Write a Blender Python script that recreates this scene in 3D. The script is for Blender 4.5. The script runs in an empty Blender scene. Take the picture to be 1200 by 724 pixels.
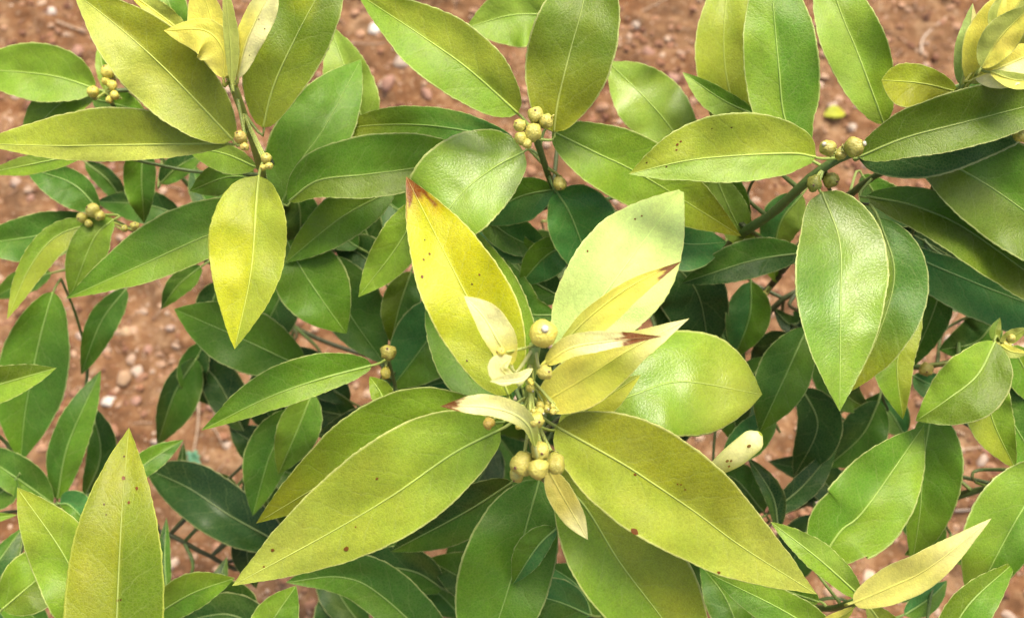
import bpy, math, random
from mathutils import Vector, noise
random.seed(7)
S = bpy.context.scene
# ---------------------------------------------------------------- camera
W, H = 1200.0, 724.0
FOV = math.radians(58)
F = W / 2 / math.tan(FOV / 2)                 # focal length in photo pixels
TILT = math.radians(25)                       # camera looks 25 degrees off straight down
CAM = Vector((0, -0.40, 0.80))
FWD = Vector((0, math.sin(TILT), -math.cos(TILT)))
UP = Vector((0, math.cos(TILT), math.sin(TILT)))
RT = Vector((1, 0, 0))
cd = bpy.data.cameras.new('camera'); cam = bpy.data.objects.new('camera', cd)
S.collection.objects.link(cam); S.camera = cam
cam.location = CAM; cam.rotation_euler = (TILT, 0, 0)
cd.sensor_width = 36; cd.lens = 18 / math.tan(FOV / 2); cd.clip_start = .01; cd.clip_end = 200
cd.dof.use_dof = True; cd.dof.focus_distance = .35; cd.dof.aperture_fstop = 11
# ---------------------------------------------------------------- light
SUN_EL, SUN_AZ = math.radians(68), math.radians(25)      # azimuth from +Y (top of picture) to +X
wd = bpy.data.worlds.new('World'); S.world = wd; wd.use_nodes = True
nt = wd.node_tree; bg = nt.nodes['Background']
sky = nt.nodes.new('ShaderNodeTexSky'); sky.sky_type = 'NISHITA'; sky.sun_disc = False
sky.sun_elevation = SUN_EL; sky.sun_rotation = SUN_AZ
sky.air_density = 1.0; sky.dust_density = 8.0; sky.ozone_density = 1.0
nt.links.new(sky.outputs[0], bg.inputs[0]); bg.inputs[1].default_value = 0.10
ld = bpy.data.lights.new('sun', 'SUN'); ld.energy = 1.5; ld.angle = math.radians(28); ld.color = (1, .93, .74)
sun = bpy.data.objects.new('sun', ld); S.collection.objects.link(sun)
sdir = Vector((math.sin(SUN_AZ) * math.cos(SUN_EL), math.cos(SUN_AZ) * math.cos(SUN_EL), math.sin(SUN_EL)))
sun.rotation_euler = sdir.to_track_quat('Z', 'Y').to_euler(); sun.location = sdir * 3
S.view_settings.view_transform = 'Standard'; S.view_settings.look = 'None'
S.view_settings.exposure = 1.24; S.view_settings.gamma = 1
S.render.engine = 'CYCLES'

# ---------------------------------------------------------------- helpers
def ray(x, y): return FWD + RT * ((x - W / 2) / F) + UP * ((H / 2 - y) / F)
def P(x, y, d): return CAM + ray(x, y) * d
def G(x, y, z=0.0):
    r = ray(x, y); return CAM + r * ((z - CAM.z) / r.z)
def lin(c): return tuple(((v / 255) / 12.92 if v / 255 < .04045 else ((v / 255 + .055) / 1.055) ** 2.4) for v in c)
K = .80
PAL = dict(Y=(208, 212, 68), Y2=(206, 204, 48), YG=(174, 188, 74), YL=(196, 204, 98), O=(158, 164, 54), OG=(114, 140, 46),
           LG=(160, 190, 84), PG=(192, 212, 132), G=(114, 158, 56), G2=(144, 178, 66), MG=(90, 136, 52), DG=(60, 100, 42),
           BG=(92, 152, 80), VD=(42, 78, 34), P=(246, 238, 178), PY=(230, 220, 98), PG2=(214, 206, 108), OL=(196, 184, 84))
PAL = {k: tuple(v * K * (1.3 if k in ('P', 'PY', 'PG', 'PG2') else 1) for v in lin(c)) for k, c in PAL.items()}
def mixc(a, b, f):
    f = max(0, min(1, f)); return tuple(a[i] * (1 - f) + b[i] * f for i in range(3))
def sm(a, b, x):
    t = max(0, min(1, (x - a) / (b - a))); return t * t * (3 - 2 * t)
BROWN = (.21, .065, .010); DARK = (.035, .014, .008)

class MB:
    def __init__(s): s.v = []; s.f = []; s.c = []; s.l = []; s.n = 0
    def add(s, p, c, l=(0, 0, 0)): s.v.append(tuple(p)); s.c.append(c); s.l.append(l); return len(s.v) - 1
    def build(s, name, mat, parent=None, smooth=True):
        me = bpy.data.meshes.new(name); me.from_pydata(s.v, [], s.f)
        a = me.attributes.new('pig', 'FLOAT_COLOR', 'POINT'); a.data.foreach_set('color', [q for c in s.c for q in (*c[:3], 1)])
        b = me.attributes.new('lv', 'FLOAT_VECTOR', 'POINT'); b.data.foreach_set('vector', [q for l in s.l for q in l])
        me.materials.append(mat)
        if smooth: me.polygons.foreach_set('use_smooth', [True] * len(me.polygons))
        me.update()
        o = bpy.data.objects.new(name, me); S.collection.objects.link(o)
        if parent: o.parent = parent
        return o
def crom(pts, n):
    pts = [Vector(p) for p in pts]
    if len(pts) == 2: return [pts[0].lerp(pts[1], i / (n - 1)) for i in range(n)]
    e = [pts[0] * 2 - pts[1]] + pts + [pts[-1] * 2 - pts[-2]]
    out = []
    for k in range(len(pts) - 1):
        a, b, c, d = e[k:k + 4]
        for j in range(24):
            t = j / 24
            out.append(.5 * ((2 * b) + (c - a) * t + (2 * a - 5 * b + 4 * c - d) * t * t + (3 * b - a - 3 * c + d) * t ** 3))
    out.append(pts[-1])
    L = [0]
    for i in range(1, len(out)): L.append(L[-1] + (out[i] - out[i - 1]).length)
    res = []; j = 0
    for i in range(n):
        s = L[-1] * i / (n - 1)
        while j < len(L) - 2 and L[j + 1] < s: j += 1
        q = (s - L[j]) / max(1e-9, L[j + 1] - L[j]); res.append(out[j].lerp(out[j + 1], min(1, q)))
    return res
def tube(mb, pts, r, col, seg=8, lv=(0, 0, 0), knob=0):
    n = len(pts); prev = None; rings = []
    up = Vector((.3, .2, 1))
    for i, p in enumerate(pts):
        t = (pts[min(n - 1, i + 1)] - pts[max(0, i - 1)]).normalized()
        a = t.cross(up)
        if a.length < .05: a = t.cross(Vector((1, 0, 0)))
        a.normalize(); b = t.cross(a)
        rr = r(i / (n - 1)) if callable(r) else r
        if knob: rr *= 1 + knob * noise.noise(Vector((i * .6, rr * 900, 3)))
        c = col(i / (n - 1)) if callable(col) else col
        rings.append([mb.add(p + (a * math.cos(q) + b * math.sin(q)) * rr, c, lv) for q in [2 * math.pi * k / seg for k in range(seg)]])
    for i in range(n - 1):
        for k in range(seg):
            mb.f.append((rings[i][k], rings[i][(k + 1) % seg], rings[i + 1][(k + 1) % seg], rings[i + 1][k]))
    mb.f.append(tuple(reversed(rings[0]))); mb.f.append(tuple(rings[-1]))

# ---------------------------------------------------------------- materials
def newmat(name):
    m = bpy.data.materials.new(name); m.use_nodes = True; t = m.node_tree; t.nodes.clear(); return m, t
def N(t, typ, **kw):
    n = t.nodes.new(typ)
    for k, v in kw.items():
        if k.startswith('i_'): n.inputs[int(k[2:])].default_value = v
        else: setattr(n, k, v)
    return n
def M_(t, op, a, b=None, clamp=False):
    n = t.nodes.new('ShaderNodeMath'); n.operation = op; n.use_clamp = clamp
    for i, x in enumerate((a, b)):
        if x is None: continue
        if hasattr(x, 'links') or hasattr(x, 'is_output'): t.links.new(x, n.inputs[i])
        else: n.inputs[i].default_value = x
    return n.outputs[0]
def mixn(t, fac, a, b, mode='MIX'):
    n = t.nodes.new('ShaderNodeMix'); n.data_type = 'RGBA'; n.blend_type = mode
    for s, x in ((n.inputs[0], fac), (n.inputs[6], a), (n.inputs[7], b)):
        if hasattr(x, 'is_output'): t.links.new(x, s)
        else: s.default_value = x
    return n.outputs[2]
def leaf_material(name, rough, transl, vein, pucker, midv=.8, stip=.55, sat=1.07, spec=.30):
    m, t = newmat(name); k = t.links.new
    out = N(t, 'ShaderNodeOutputMaterial')
    at = N(t, 'ShaderNodeAttribute', attribute_name='pig'); lv = N(t, 'ShaderNodeAttribute', attribute_name='lv')
    sp = N(t, 'ShaderNodeSeparateXYZ'); k(lv.outputs['Vector'], sp.inputs[0])
    x, y, z = sp.outputs                                   # x: mm across, y: mm along, z: leaf length in mm
    info = N(t, 'ShaderNodeObjectInfo')
    off = N(t, 'ShaderNodeCombineXYZ'); k(M_(t, 'MULTIPLY', info.outputs['Random'], 300.0), off.inputs[2])
    co = N(t, 'ShaderNodeVectorMath', operation='ADD')
    cc = N(t, 'ShaderNodeCombineXYZ'); k(x, cc.inputs[0]); k(y, cc.inputs[1]); k(cc.outputs[0], co.inputs[0]); k(off.outputs[0], co.inputs[1])
    def noi(scale, det=3, ro=.55):
        n = N(t, 'ShaderNodeTexNoise'); n.inputs['Scale'].default_value = scale; n.inputs['Detail'].default_value = det
        n.inputs['Roughness'].default_value = ro; k(co.outputs[0], n.inputs['Vector']); return n.outputs[0]
    n1 = noi(.12); n2 = noi(1.5, 2); n3 = noi(.45)
    ax = M_(t, 'ABSOLUTE', x)
    # lateral veins: leave the midrib at an angle and run toward the tip
    q = M_(t, 'SUBTRACT', y, M_(t, 'MULTIPLY', ax, 1.05))
    q = M_(t, 'ADD', q, M_(t, 'MULTIPLY', M_(t, 'SUBTRACT', n1, .5), 9.0))
    sgn = M_(t, 'MULTIPLY', M_(t, 'SIGN', x), 3.1); q = M_(t, 'ADD', q, sgn)
    pp = M_(t, 'PINGPONG', q, 6.2)
    vm = M_(t, 'SUBTRACT', 1.0, M_(t, 'DIVIDE', pp, .42), True)
    vm = M_(t, 'MULTIPLY', vm, M_(t, 'SUBTRACT', 1.25, M_(t, 'MULTIPLY', ax, .055), True))
    hb = M_(t, 'SUBTRACT', 1.0, M_(t, 'DIVIDE', pp, 1.6), True)
    rel = M_(t, 'SUBTRACT', 1.0, M_(t, 'DIVIDE', y, M_(t, 'MAXIMUM', z, 1.0)))
    mw = M_(t, 'ADD', .16, M_(t, 'MULTIPLY', rel, .42))
    mid = M_(t, 'MULTIPLY', M_(t, 'SUBTRACT', mw, ax), 6.0, True)
    vo = N(t, 'ShaderNodeTexVoronoi', feature='DISTANCE_TO_EDGE'); vo.inputs['Scale'].default_value = .75; k(co.outputs[0], vo.inputs['Vector'])
    vs = M_(t, 'MULTIPLY', vo.outputs['Distance'], 5.0, True)
    col = at.outputs['Color']
    hs = N(t, 'ShaderNodeHueSaturation'); k(col, hs.inputs['Color']); hs.inputs['Saturation'].default_value = sat
    k(M_(t, 'ADD', .80, M_(t, 'MULTIPLY', n3, .40)), hs.inputs['Value'])
    k(M_(t, 'ADD', .485, M_(t, 'MULTIPLY', n1, .03)), hs.inputs['Hue'])
    col = hs.outputs[0]
    st = N(t, 'ShaderNodeHueSaturation'); k(col, st.inputs['Color']); k(M_(t, 'ADD', 1 - stip / 2, M_(t, 'MULTIPLY', n2, stip)), st.inputs['Value']); col = st.outputs[0]
    col = mixn(t, M_(t, 'MULTIPLY', M_(t, 'SUBTRACT', 1.0, vs), .10), col, (.42, .46, .16, 1))
    col = mixn(t, M_(t, 'MULTIPLY', vm, vein), col, (.46, .52, .20, 1))
    col = mixn(t, M_(t, 'MULTIPLY', mid, midv), col, (.17, .19, .08, 1), 'ADD')
    # relief
    hsum = M_(t, 'ADD', M_(t, 'MULTIPLY', hb, -.42 * pucker), M_(t, 'MULTIPLY', n3, .5 * pucker))
    hsum = M_(t, 'ADD', hsum, M_(t, 'MULTIPLY', vs, .07)); hsum = M_(t, 'ADD', hsum, M_(t, 'MULTIPLY', n2, .10))
    hsum = M_(t, 'ADD', hsum, M_(t, 'MULTIPLY', mid, .25))
    bp = N(t, 'ShaderNodeBump'); bp.inputs['Strength'].default_value = .6; bp.inputs['Distance'].default_value = .001; k(hsum, bp.inputs['Height'])
    pr = N(t, 'ShaderNodeBsdfPrincipled'); k(col, pr.inputs['Base Color']); k(bp.outputs[0], pr.inputs['Normal'])
    k(M_(t, 'ADD', rough - .06, M_(t, 'MULTIPLY', n3, .14)), pr.inputs['Roughness']); pr.inputs['Specular IOR Level'].default_value = spec
    tr = N(t, 'ShaderNodeBsdfTranslucent'); g = mixn(t, 1.0, col, (1.0, 1.12, .40, 1), 'MULTIPLY'); k(g, tr.inputs['Color']); k(bp.outputs[0], tr.inputs['Normal'])
    mx = N(t, 'ShaderNodeMixShader'); mx.inputs[0].default_value = transl; k(pr.outputs[0], mx.inputs[1]); k(tr.outputs[0], mx.inputs[2]); k(mx.outputs[0], out.inputs[0])
    return m
MLEAF = leaf_material('mature_leaf', .40, .30, .16, .22)
MWAX = leaf_material('waxy_leaf', .32, .26, .18, .10, spec=.50)
MYOUNG = leaf_material('young_leaf', .50, .42, .03, .10, .25, .22, 1.0)
def simple_mat(name, rough, bump, scale, var=.5, sss=0):
    m, t = newmat(name); k = t.links.new; out = N(t, 'ShaderNodeOutputMaterial')
    at = N(t, 'ShaderNodeAttribute', attribute_name='pig'); tc = N(t, 'ShaderNodeTexCoord')
    n = N(t, 'ShaderNodeTexNoise'); n.inputs['Scale'].default_value = scale; n.inputs['Detail'].default_value = 5; k(tc.outputs['Object'], n.inputs['Vector'])
    hs = N(t, 'ShaderNodeHueSaturation'); k(at.outputs['Color'], hs.inputs['Color']); k(M_(t, 'ADD', 1 - var / 2, M_(t, 'MULTIPLY', n.outputs[0], var)), hs.inputs['Value'])
    pr = N(t, 'ShaderNodeBsdfPrincipled'); k(hs.outputs[0], pr.inputs['Base Color']); pr.inputs['Roughness'].default_value = rough
    if sss: pr.inputs['Subsurface Weight'].default_value = sss; pr.inputs['Subsurface Radius'].default_value = (.003, .002, .0006); pr.inputs['Subsurface Scale'].default_value = 1
    b = N(t, 'ShaderNodeBump'); b.inputs['Strength'].default_value = bump; b.inputs['Distance'].default_value = .001; k(n.outputs[0], b.inputs['Height']); k(b.outputs[0], pr.inputs['Normal'])
    k(pr.outputs[0], out.inputs[0]); return m
MSTEM = simple_mat('green_bark', .5, .5, 500, .5)
MFRUIT = simple_mat('fruit_skin', .30, .6, 1100, .35, .25)
MSTONE = simple_mat('pebble_stone', .85, .8, 180, .7)
MSTRAW = simple_mat('dry_straw', .8, .5, 300, .5)

# ---------------------------------------------------------------- the plant and its branches
plant = bpy.data.objects.new('citrus_shrub', None); S.collection.objects.link(plant)
ROOT = G(640, 470); plant.location = (0, 0, 0)
plant['label'] = 'leafy young citrus shrub with yellowing leaves and small green fruitlets rooted in red soil'
plant['category'] = 'citrus shrub'
STEMG = (.09, .15, .035); STEMD = (.06, .07, .028); STEMY = (.26, .30, .06)
FORK = (640, 470, .60)
BR = dict(
  centre=([FORK, (634, 560, .46), (628, 530, .385), (621, 485, .335), (622, 440, .318), (627, 405, .308)], 2.0, 1.8, STEMG, (.26, .36, .08), 'central shoot with yellow and cream young leaves and fruitlets'),
  top=([FORK, (668, 330, .52), (662, 255, .45), (645, 212, .405), (629, 165, .375), (622, 150, .368)], 1.8, 1.3, STEMG, STEMG, 'upright green shoot ending in a fruitlet cluster'),
  topleft=([FORK, (430, 380, .53), (345, 270, .47), (309, 205, .405), (300, 178, .385), (284, 130, .365), (270, 92, .350)], 2.0, 1.5, STEMG, STEMY, 'yellow-green young shoot with cream new leaves'),
  farleft=([FORK, (360, 330, .56), (245, 240, .52), (205, 200, .50), (150, 150, .475), (124, 108, .452)], 1.8, 1.0, STEMD, STEMG, None),
  midleft=([FORK, (380, 400, .57), (270, 320, .54), (185, 285, .50), (140, 262, .46), (112, 252, .445)], 1.7, 1.0, STEMD, STEMG, None),
  left=([FORK, (420, 600, .58), (300, 665, .54), (240, 648, .52), (188, 622, .51), (110, 612, .50), (70, 590, .485), (30, 600, .48)], 1.9, 1.1, STEMD, STEMD, None),
  bottomleft=([FORK, (480, 720, .56), (330, 790, .50), (200, 830, .43), (120, 850, .36)], 2.0, 1.5, STEMD, STEMG, None),
  bottom=([FORK, (610, 620, .55), (590, 760, .48), (560, 860, .42)], 2.0, 1.5, STEMD, STEMG, None),
  inner=([FORK, (500, 470, .53), (462, 450, .46), (452, 436, .425), (454, 420, .410)], 1.5, .9, STEMG, STEMG, None),
  right=([FORK, (780, 380, .52), (845, 298, .455), (872, 272, .425), (905, 250, .405), (945, 213, .385), (975, 190, .375), (1005, 176, .368)], 2.6, 1.9, STEMG, STEMG, 'thick green branch with paired fruitlets'),
  topright=([(1005, 176, .368), (1050, 172, .40), (1095, 135, .385), (1128, 100, .365), (1150, 72, .352), (1172, 40, .345)], 1.8, .9, STEMG, STEMY, 'pale young shoot with cream curled leaves'),
  farright=([FORK, (800, 430, .56), (872, 386, .52), (905, 362, .50), (940, 342, .49), (1000, 390, .49), (1060, 428, .475), (1105, 426, .455), (1150, 418, .42), (1172, 402, .40)], 2.3, 1.3, STEMD, STEMG, None),
  rightfork=([(872, 386, .52), (890, 352, .50), (915, 320, .47), (955, 265, .45), (1000, 225, .42), (1045, 198, .40), (1100, 205, .40)], 1.9, 1.5, STEMD, STEMG, None),
  bottomright=([FORK, (760, 600, .56), (880, 690, .49), (960, 712, .40), (1004, 704, .36)], 2.0, 1.3, STEMD, STEMG, None),
  lowerright=([FORK, (860, 560, .58), (1000, 600, .54), (1128, 578, .48), (1168, 568, .46), (1230, 545, .43)], 2.2, 1.5, STEMD, STEMG, None),
)
branches = {}; bpts = {}; bmb = {}; blab = {}
for key, (pts, r0, r1, c0, c1, lab) in BR.items():
    b3 = [P(*p) for p in pts]; c = crom(b3, 40); bpts[key] = c
    mb = MB(); bmb[key] = mb; blab[key] = lab
    tube(mb, c, lambda t, r0=r0, r1=r1: (r0 + (r1 - r0) * t) * .001 * (1 + .12 * max(0, math.sin(t * 43)) ** 6), lambda t, c0=c0, c1=c1: mixc(c0, c1, sm(.4, .95, t)), 10, knob=.25)
leaf_jobs = []
def make_parts_later(key, fn): leaf_jobs.append((key, fn))

# ---------------------------------------------------------------- leaves
CNT = [0]
NR = 34
WF = 1.01
US = [-1, -.97, -.95, -.86, -.68, -.47, -.27, -.11, 0, .11, .27, .47, .68, .86, .95, .97, 1]
def leaf(br, pts, wl, wr, d0, d1, col, col2=None, tip=None, base=None, m=.42, tp=1.9, bp=.62, fold=.26, roll=0., arch=.10,
         brown=0, lab=None, mott=.16, third=None, specks=0, spots=(), young=False, wav=.28, edge=.9, pet=True, name='leaf', wax=False, curl=0, edgec=None, rows=NR, hook=0):
    if young: fold *= .4; arch *= .6
    elif tp < 2.35: tp += .28
    CNT[0] += 1; seed = CNT[0] * 7.31; rnd = random.Random(CNT[0])
    C1 = PAL[col]; C2 = PAL[col2] if col2 else C1; C3 = PAL[third] if third else (PAL['Y'] if col in ('YG', 'G2', 'O', 'OG', 'Y') else PAL['YG'])
    TC = PAL[tip] if tip else None; BC = PAL[base] if base else None
    EC = PAL[edgec] if edgec else mixc(C1, (.72, .72, .32), .58)
    mid = crom([(p[0], p[1], 0) for p in pts], rows)
    Lpx = sum((mid[i + 1] - mid[i]).length for i in range(rows - 1))
    if rows == NR and Lpx > 130: rows = 64; mid = crom([(p[0], p[1], 0) for p in pts], rows)
    teeth = 0 if young else 1.0; dm = (d0 + d1) / 2; Lm = Lpx * dm / F; hook += rnd.uniform(-.5, .9); arch += rnd.uniform(-.05, .08)
    mb = MB(); us = US if rows >= NR else US[::2]
    nu = len(us); T = []
    def half(t):
        if t < m: s = t / m; return max(0.0, math.sin(math.pi / 2 * s)) ** (bp * .92)
        s = (t - m) / (1 - m); return max(0.0, 1 - s ** tp) * (1 - .12 * s * s)
    def surf(t, u):
        i = min(rows - 2, int(t * (rows - 1))); q = t * (rows - 1) - i
        p = mid[i].lerp(mid[i + 1], q); i0 = max(0, i - 1); i1 = min(rows - 1, i + 2)
        dr = (mid[i1] - mid[i0]).normalized(); lf = Vector((dr.y, -dr.x, 0))
        wpx = (wl if u < 0 else wr) * half(t) * WF
        if abs(u) > .9:
            if abs(u) == 1: wpx += teeth * (((t * Lpx / 13 + seed) % 1.0) - .6) * min(1, wpx / 10)
            wpx += .55 * noise.noise(Vector((t * Lpx / 5.5, seed, 0 if u < 0 else 9))) * min(1, wpx / 8) + 1.3 * noise.noise(Vector((t * Lpx / 30, seed + 4, 0 if u < 0 else 9))) * min(1, wpx / 12)
        p = p - lf * (u * wpx)
        au = abs(u); wm = wpx * dm / F
        d = d0 + (d1 - d0) * t + arch * Lm * ((t - .35) ** 2 * 2.2 - .25)
        d += hook * Lm * max(0, t - .6) ** 2
        d -= fold * wm * (au ** 1.25) - curl * wm * au ** 3
        d += roll * wm * u
        d += wav * wm * au * noise.noise(Vector((t * 3.2, seed, 2 if u < 0 else 5))) * 1.6 + .085 * wm * noise.noise(Vector((t * 6, u * 2, seed)))
        return P(p.x, p.y, d), d
    def pigc(t, u):
        c = mixc(C1, C2, sm(-.12, .12, u))
        if BC: c = mixc(c, BC, 1 - sm(.0, .55, t))
        if TC: c = mixc(c, TC, sm(.45, 1.0, t))
        nn = noise.noise(Vector((t * Lpx / 55, u * 1.4, seed))) ; c = mixc(c, C3, mott * 1.7 * max(0, nn + .05))
        n2 = noise.noise(Vector((t * Lpx / 26, u * 2.4, seed + 30))); f = 1 + .13 * n2; c = tuple(q * f for q in c)
        if brown:
            g_ = sm(brown - .07, brown, t + .08 * noise.noise(Vector((t * 9, u * 3, seed)))); c = mixc(c, (.50, .24, .06), .38 * g_)
            f = sm(brown - .012, brown + .012, t + .09 * noise.noise(Vector((t * 9, u * 3, seed))) + .03 * noise.noise(Vector((t * 30, u * 9, seed)))); c = mixc(c, mixc(BROWN, (.34, .15, .05), .6 * abs(noise.noise(Vector((t * 20, u * 4, seed))))), f)
        return c
    for i in range(rows):
        t = i / (rows - 1); row = []
        for u in us:
            p, d = surf(t, u); c = pigc(t, u)
            if abs(u) >= .97: c = mixc(c, EC, edge * (1 if abs(u) == 1 else .75))
            wm = (wl if u < 0 else wr) * half(t) * dm / F * 1000
            row.append(mb.add(p, c, (u * wm, t * Lm * 1000, Lm * 1000)))
        T.append(row)
    Bk = []
    for i in range(rows):
        row = []
        for j, u in enumerate(us):
            a = T[i][j]; p = Vector(mb.v[a]); c = mixc(mb.c[a], PAL['LG'], .35)
            row.append(mb.add(p + FWD * (.00032 * (1 - .6 * abs(u) ** 4) + .0009 * max(0, 1 - abs(u) * 9) * (1 - i / rows)), c, mb.l[a]))
        Bk.append(row)
    for i in range(rows - 1):
        for j in range(nu - 1):
            mb.f.append((T[i][j], T[i][j + 1], T[i + 1][j + 1], T[i + 1][j]))
            mb.f.append((Bk[i][j], Bk[i + 1][j], Bk[i + 1][j + 1], Bk[i][j + 1]))
        mb.f.append((T[i][0], T[i + 1][0], Bk[i + 1][0], Bk[i][0])); mb.f.append((T[i][-1], Bk[i][-1], Bk[i + 1][-1], T[i + 1][-1]))
    # raised midrib
    rib = []
    for i in range(rows):
        t = i / (rows - 1) * .97; p, d = surf(t, 0); rib.append(p - FWD * .00006)
    tube(mb, rib, lambda t: (.00026 if young else .00042) * (1 - .75 * t), lambda t: tuple(a_ + b_ * (.4 if young else 1) for a_, b_ in zip(pigc(t * .97, 0), (.10, .11, .05))), 6, (0, Lm * 1000 * .5, Lm * 1000))
    # petiole to the branch
    if pet:
        b0 = surf(0, 0)[0] + FWD * .0002; dr = (surf(.06, 0)[0] - b0).normalized()
        bp_ = bpts[br]; tgt = min(bp_, key=lambda q: (q - b0).length); dist = (tgt - b0).length
        pc = mixc(C1, (.22, .28, .07), .5)
        if dist < .022:
            tube(mb, crom([surf(.02, 0)[0] + FWD * .0003, b0 - dr * min(.003, dist * .4) + FWD * .0006, tgt], 8), lambda t: .00050 + .0002 * t, pc, 8)
        else:
            e = b0 - dr * .007 + FWD * .004
            tube(mb, crom([surf(.02, 0)[0] + FWD * .0003, b0 - dr * .003 + FWD * .001, e], 7), lambda t: .00050 + .0002 * t, pc, 8)
            k = e.lerp(tgt, .45) + FWD * (.018 + .1 * dist)
            tube(bmb[br], crom([e, e.lerp(k, .4) + FWD * .006, k, tgt], 16), lambda t: .0006 + .0005 * t, mixc(STEMD, STEMG, rnd.random()), 7, knob=.2)
    def disc(t, u, rp, c):
        p, d = surf(t, u); pa = surf(min(1, t + .02), u)[0] - p; pb = surf(t, u + (.06 if u < .5 else -.06))[0] - p
        pa.normalize(); n_ = pa.cross(pb).normalized()
        if n_.dot(FWD) > 0: n_ = -n_
        pb = n_.cross(pa); r = rp * d / F; ids = []
        cx = mb.add(p + n_ * .00026, c, (99, 0, 0))
        for k in range(9):
            q = 2 * math.pi * k / 9; rr = r * (1 + .35 * noise.noise(Vector((k * 1.3, seed, t * 9)))); ids.append(mb.add(p + n_ * .00020 + pa * rr * math.cos(q) * 1.2 + pb * rr * math.sin(q) * .9, mixc(c, BROWN, .4), (99, 0, 0)))
        for k in range(9): mb.f.append((cx, ids[k], ids[(k + 1) % 9]))
    for (t, u, rp) in spots: disc(t, u, rp, mixc(BROWN, DARK, .4))
    for k in range(specks): disc(rnd.uniform(.12, .92), rnd.uniform(-.8, .8), rnd.uniform(.5, 1.3), DARK)
    def go(parent):
        o = mb.build(name, MYOUNG if young else MWAX if wax else MLEAF, parent)
        if lab: o['label'] = lab
    make_parts_later(br, go)

def dup_pts(*a): return list(a)
L = leaf
# --- central shoot, nearest the camera
L('centre', [(596, 463), (566, 384), (544, 341), (515, 284), (476, 207)], 50, 50, .335, .350, 'Y', 'Y2', base='YG', third='O', brown=.885, tp=1.9, m=.40, fold=.22, roll=-.05, spots=[(.66, -.62, 1.4), (.67, -.4, 1.4), (.6, -.8, 1.8), (.5, .5, 1.3)], lab='large golden yellow leaf with a scorched brown tip', specks=3, mott=.3, bp=.55)
L('centre', [(662, 430), (690, 372), (728, 318), (801, 221)], 57, 60, .362, .375, 'PG', 'PG', m=.52, tp=1.75, bp=.6, fold=.15, spots=[(.78, -.5, 1.2), (.75, -.55, 1.2), (.5, -.8, 1.3)], lab='broad pale green leaf behind the large fruitlet', mott=.1, third='YL')
L('centre', [(651, 499), (726, 541), (765, 566), (815, 600), (869, 640), (957, 696)], 62, 62, .325, .338, 'O', 'YG', m=.36, tp=1.7, bp=.55, fold=.14, third='YL', tip='YL', spots=[(.44, -.28, 1), (.46, -.25, 1), (.43, -.25, 1), (.4, .95, 4.2), (.7, .92, 1.8), (.3, .05, 1.6)], mott=.25, lab='long yellow-green leaf with a grey-brown spot on its lower edge', arch=.06)
L('centre', [(586, 503), (530, 532), (462, 579), (390, 622), (272, 686)], 50, 66, .325, .335, 'YG', 'YG', m=.36, tp=1.75, bp=.55, fold=.16, third='OG', base='G2', tip='YL', spots=[(.42, .4, 1.6), (.62, -.62, 3.2), (.83, .5, 2.2), (.88, .1, 1.2), (.56, -.2, 1.0)], mott=.3, lab='long yellow-green leaf with small brown spots pointing to the lower left', arch=.06)
L('centre', [(592, 494), (480, 505), (378, 566), (300, 613)], 30, 50, .352, .372, 'G2', 'G2', tip='O', m=.42, tp=2.0, third='OG', bp=.6, fold=.12, roll=-.1)
L('centre', [(645, 560), (683, 590), (726, 658), (776, 724), (835, 805)], 68, 55, .368, .352, 'YG', 'G2', m=.42, third='G', bp=.6, fold=.2, tp=2.0)
L('centre', [(632, 562), (618, 612), (602, 669), (560, 800)], 46, 62, .395, .385, 'G', 'G', third='MG', m=.45, bp=.55, fold=.2, base='MG', tp=2.2)
L('centre', [(690, 484), (744, 462), (800, 447), (893, 462)], 60, 64, .372, .378, 'G2', 'G2', tip='YG', m=.52, tp=3.2, bp=.5, fold=.05, curl=.25, roll=-.42, wax=True, third='YL', mott=.3, lab='broad glossy green leaf right of the centre', base='G')
L('centre', [(655, 500), (690, 478), (751, 439)], 20, 22, .345, .345, 'YG', 'Y', fold=.5, young=True, m=.4)
L('centre', [(612, 455), (596, 395), (556, 268)], 20, 34, .388, .400, 'OG', 'G2', third='G')
L('centre', [(600, 478), (550, 430), (500, 335)], 34, 30, .392, .42, 'G', 'MG')
L('centre', [(632, 474), (690, 440), (740, 408), (808, 373)], 30, 34, .318, .314, 'PY', 'Y', tip='P', third='YG', m=.30, tp=1.35, bp=.5, fold=.30, young=True, lab='pale yellow young leaf with a long cream tip', base='PY', wav=.2)
L('centre', [(640, 426), (668, 408), (712, 400), (776, 394)], 15, 12, .306, .304, 'P', 'P', base='PY', brown=.68, m=.32, tp=1.5, bp=.45, fold=.7, young=True, lab='cream young leaf withered brown at its tip', spots=(), wav=.3, edge=.1)
L('centre', [(650, 412), (690, 372), (740, 335), (799, 306)], 10, 24, .330, .328, 'PY', 'PY', brown=.86, third='Y', m=.38, tp=1.7, fold=.5, young=True, lab='narrow pale yellow young leaf with a dark brown tip', base='YL', roll=.1, bp=.7)
L('centre', [(600, 428), (583, 398), (566, 370), (544, 347)], 14, 22, .305, .300, 'P', 'P', third='PY', m=.38, tp=2.6, fold=.45, young=True, edge=.0, base='PY', lab='smooth cream young leaf with a rounded tip', mott=.4)
L('centre', [(624, 432), (612, 443), (594, 446), (574, 447)], 4, 8, .296, .293, 'P', fold=.9, young=True, m=.45, tp=3, bp=.5, edge=0, lab='lower lip of a small curled cream leaf', rows=20, pet=False)
L('centre', [(604, 446), (592, 437), (588, 430), (600, 417)], 17, 7, .301, .296, 'P', third='PY', fold=.3, young=True, m=.45, tp=2.5, bp=.5, edge=0, lab='small curled cream leaf', rows=20)
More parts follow.
